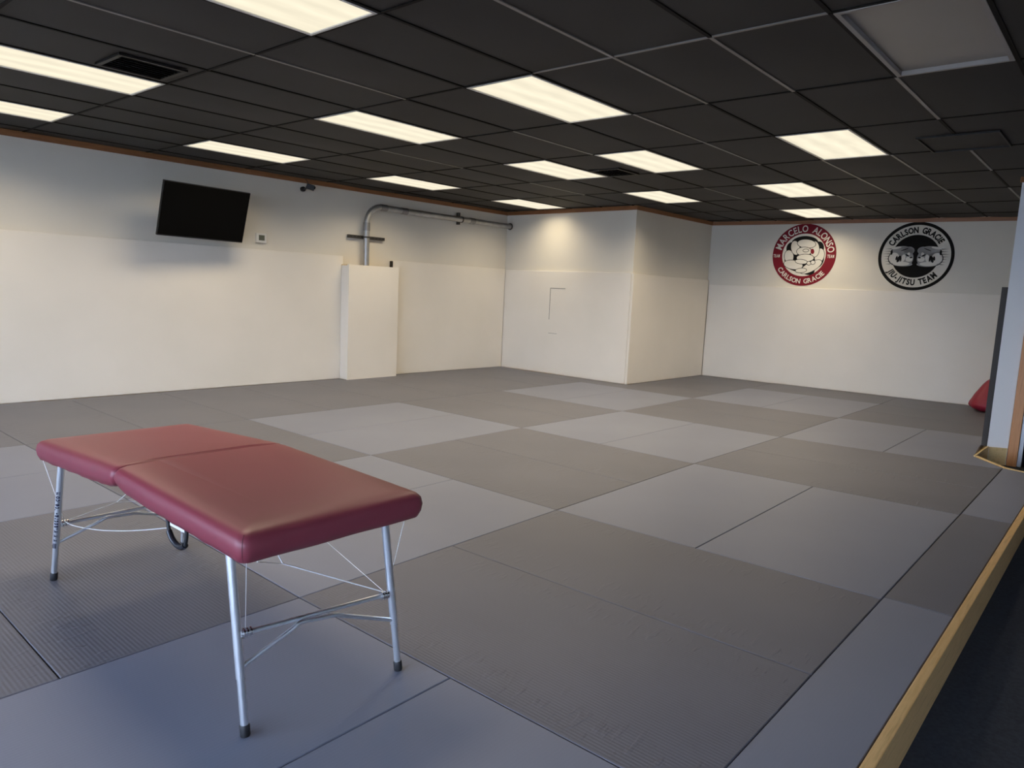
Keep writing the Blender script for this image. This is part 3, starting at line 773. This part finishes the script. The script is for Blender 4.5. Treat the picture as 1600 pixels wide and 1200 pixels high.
# crossbars, braces, knobs
def knob(p, q, n):
    p, q = Vector(p), Vector(q); d = (q-p).normalized(); bm = bmesh.new()
    tube(bm, [p+d*.015, p+d*.050], .007, 12)
    for k in (.018, .029, .040): tube(bm, [p+d*k, p+d*(k+.005)], .0165, 18)
    link(n, bm, 'steel', tb, smooth=True, auto=40)
for (t1, f1, t2, f2, z1, z2, zb1, zb2) in ((B_top, B_ft, C_top, C_ft, .330, .312, .222, .205), (A_top, A_ft, D_top, D_ft, .285, .285, .190, .195)):
    p, q = at(t1, f1, z1), at(t2, f2, z2)
    TB('crossbar', [p, q], .0085, 'alu', tb, 16)
    knob(p, q, 'pulley'); knob(q, p, 'pulley')
    p2, q2 = at(t1, f1, zb1), at(t2, f2, zb2); off = Vector((0, -.016 if f1[1] < 3 else -.016, 0))
    m1 = p.lerp(q, .36)+off+Vector((0, 0, -.008)); m2 = p.lerp(q, .58)+off+Vector((0, 0, -.016))
    path = [p2]+[p2.lerp(m1, k) for k in (.5, .85)]+[m1, m1.lerp(m2, .5), m2]+[m2.lerp(q2, k) for k in (.15, .5)]+[q2]
    TB('brace', smoothpath(path, 4), .0078, 'alu', tb, 14)
# cables
kB, kC = at(B_top, B_ft, .345), at(C_top, C_ft, .325); kA, kD = at(A_top, A_ft, .295), at(D_top, D_ft, .30)
kB = kB+Vector((.03, 0, 0)); kC = kC+Vector((-.03, 0, 0)); kA = kA+Vector((.03, 0, 0)); kD = kD+Vector((-.03, 0, 0))
def cable(pts, r=.0016): TB('cable', pts, r, 'wire', tb, 8)
jn = Vector((1.35, 2.19, .456)); jf = Vector((1.36, 3.70, .326)); hg = Vector((1.38, 2.86, .62))
cable([kC, jn], .0022); cable([Vector((1.16, 2.03, .56)), jn], .0014); cable([jn, Vector((1.385, 2.50, .615))], .0022)
cable([kC, Vector((1.50, 2.6, .63))], .0012)
cable([kB, Vector((1.135, 2.05, .61))], .0012); cable([kC+Vector((.02, 0, .03)), Vector((1.735, 1.985, .60))], .0013)
cable([kA, jf, Vector((1.385, 3.25, .60))], .0018); cable([kD, jf], .0014); cable([kA, Vector((1.06, 3.745, .60))], .0013)
cable(smoothpath([kA, (1.11, 3.512, .312), (1.11, 3.245, .362), (1.11, 2.992, .423), (1.11, 2.759, .487), (1.11, 2.54, .553)], 8), .0020)
# carrying handle
hp = [(1.10, 2.535, .60), (1.10, 2.530, .575), (1.10, 2.522, .548), (1.10, 2.500, .526), (1.10, 2.462, .512), (1.10, 2.425, .514), (1.10, 2.398, .528), (1.10, 2.388, .56), (1.10, 2.386, .60)]
hd = TB('handle', smoothpath(hp[2:7], 6), .0105, 'grip', tb, 14); hd['label'] = 'black curved carrying handle'
TB('strap', smoothpath(hp[:3], 4), .007, 'rubber', hd, 8); TB('strap', smoothpath(hp[6:], 4), .007, 'rubber', hd, 8)
BX('name_plate', (1.1005, 2.405, .570), (1.1035, 2.515, .592), 'plastic_wht', tb)
# printing on the far left leg
o, ft, d = lA
side = Vector((-.72, -.69, 0)); side = (side-d*side.dot(d)).normalized(); tan = d.cross(side)
bm = bmesh.new(); s = .19; rr = .0153; k = .038
def onleg(along, across):
    a = across/rr; return ft+d*along+(side*math.cos(a)+tan*math.sin(a))*(rr+.0004)
string = 'www.astra-lite.com'; tot = sum((glyph(c_, .03)[2]*.78+.13) for c_ in string); k2 = .245/tot
x = .205
for c_ in string:
    g = glyph(c_, .05); put(bm, g[0], g[1], lambda a, b, x=x: onleg(x+a*.78*k2, -(b-.3)*.031)); x += (g[2]*.78+.13)*k2
for j_ in range(3):
    q = [onleg(.196-.0-.0*j_ - .022, -.008+.006*j_), onleg(.200, -.008+.006*j_), onleg(.200, -.004+.006*j_), onleg(.174, -.004+.006*j_)]
    bm.faces.new([bm.verts.new(v) for v in q])
link('printed_lettering', bm, 'ink', o)
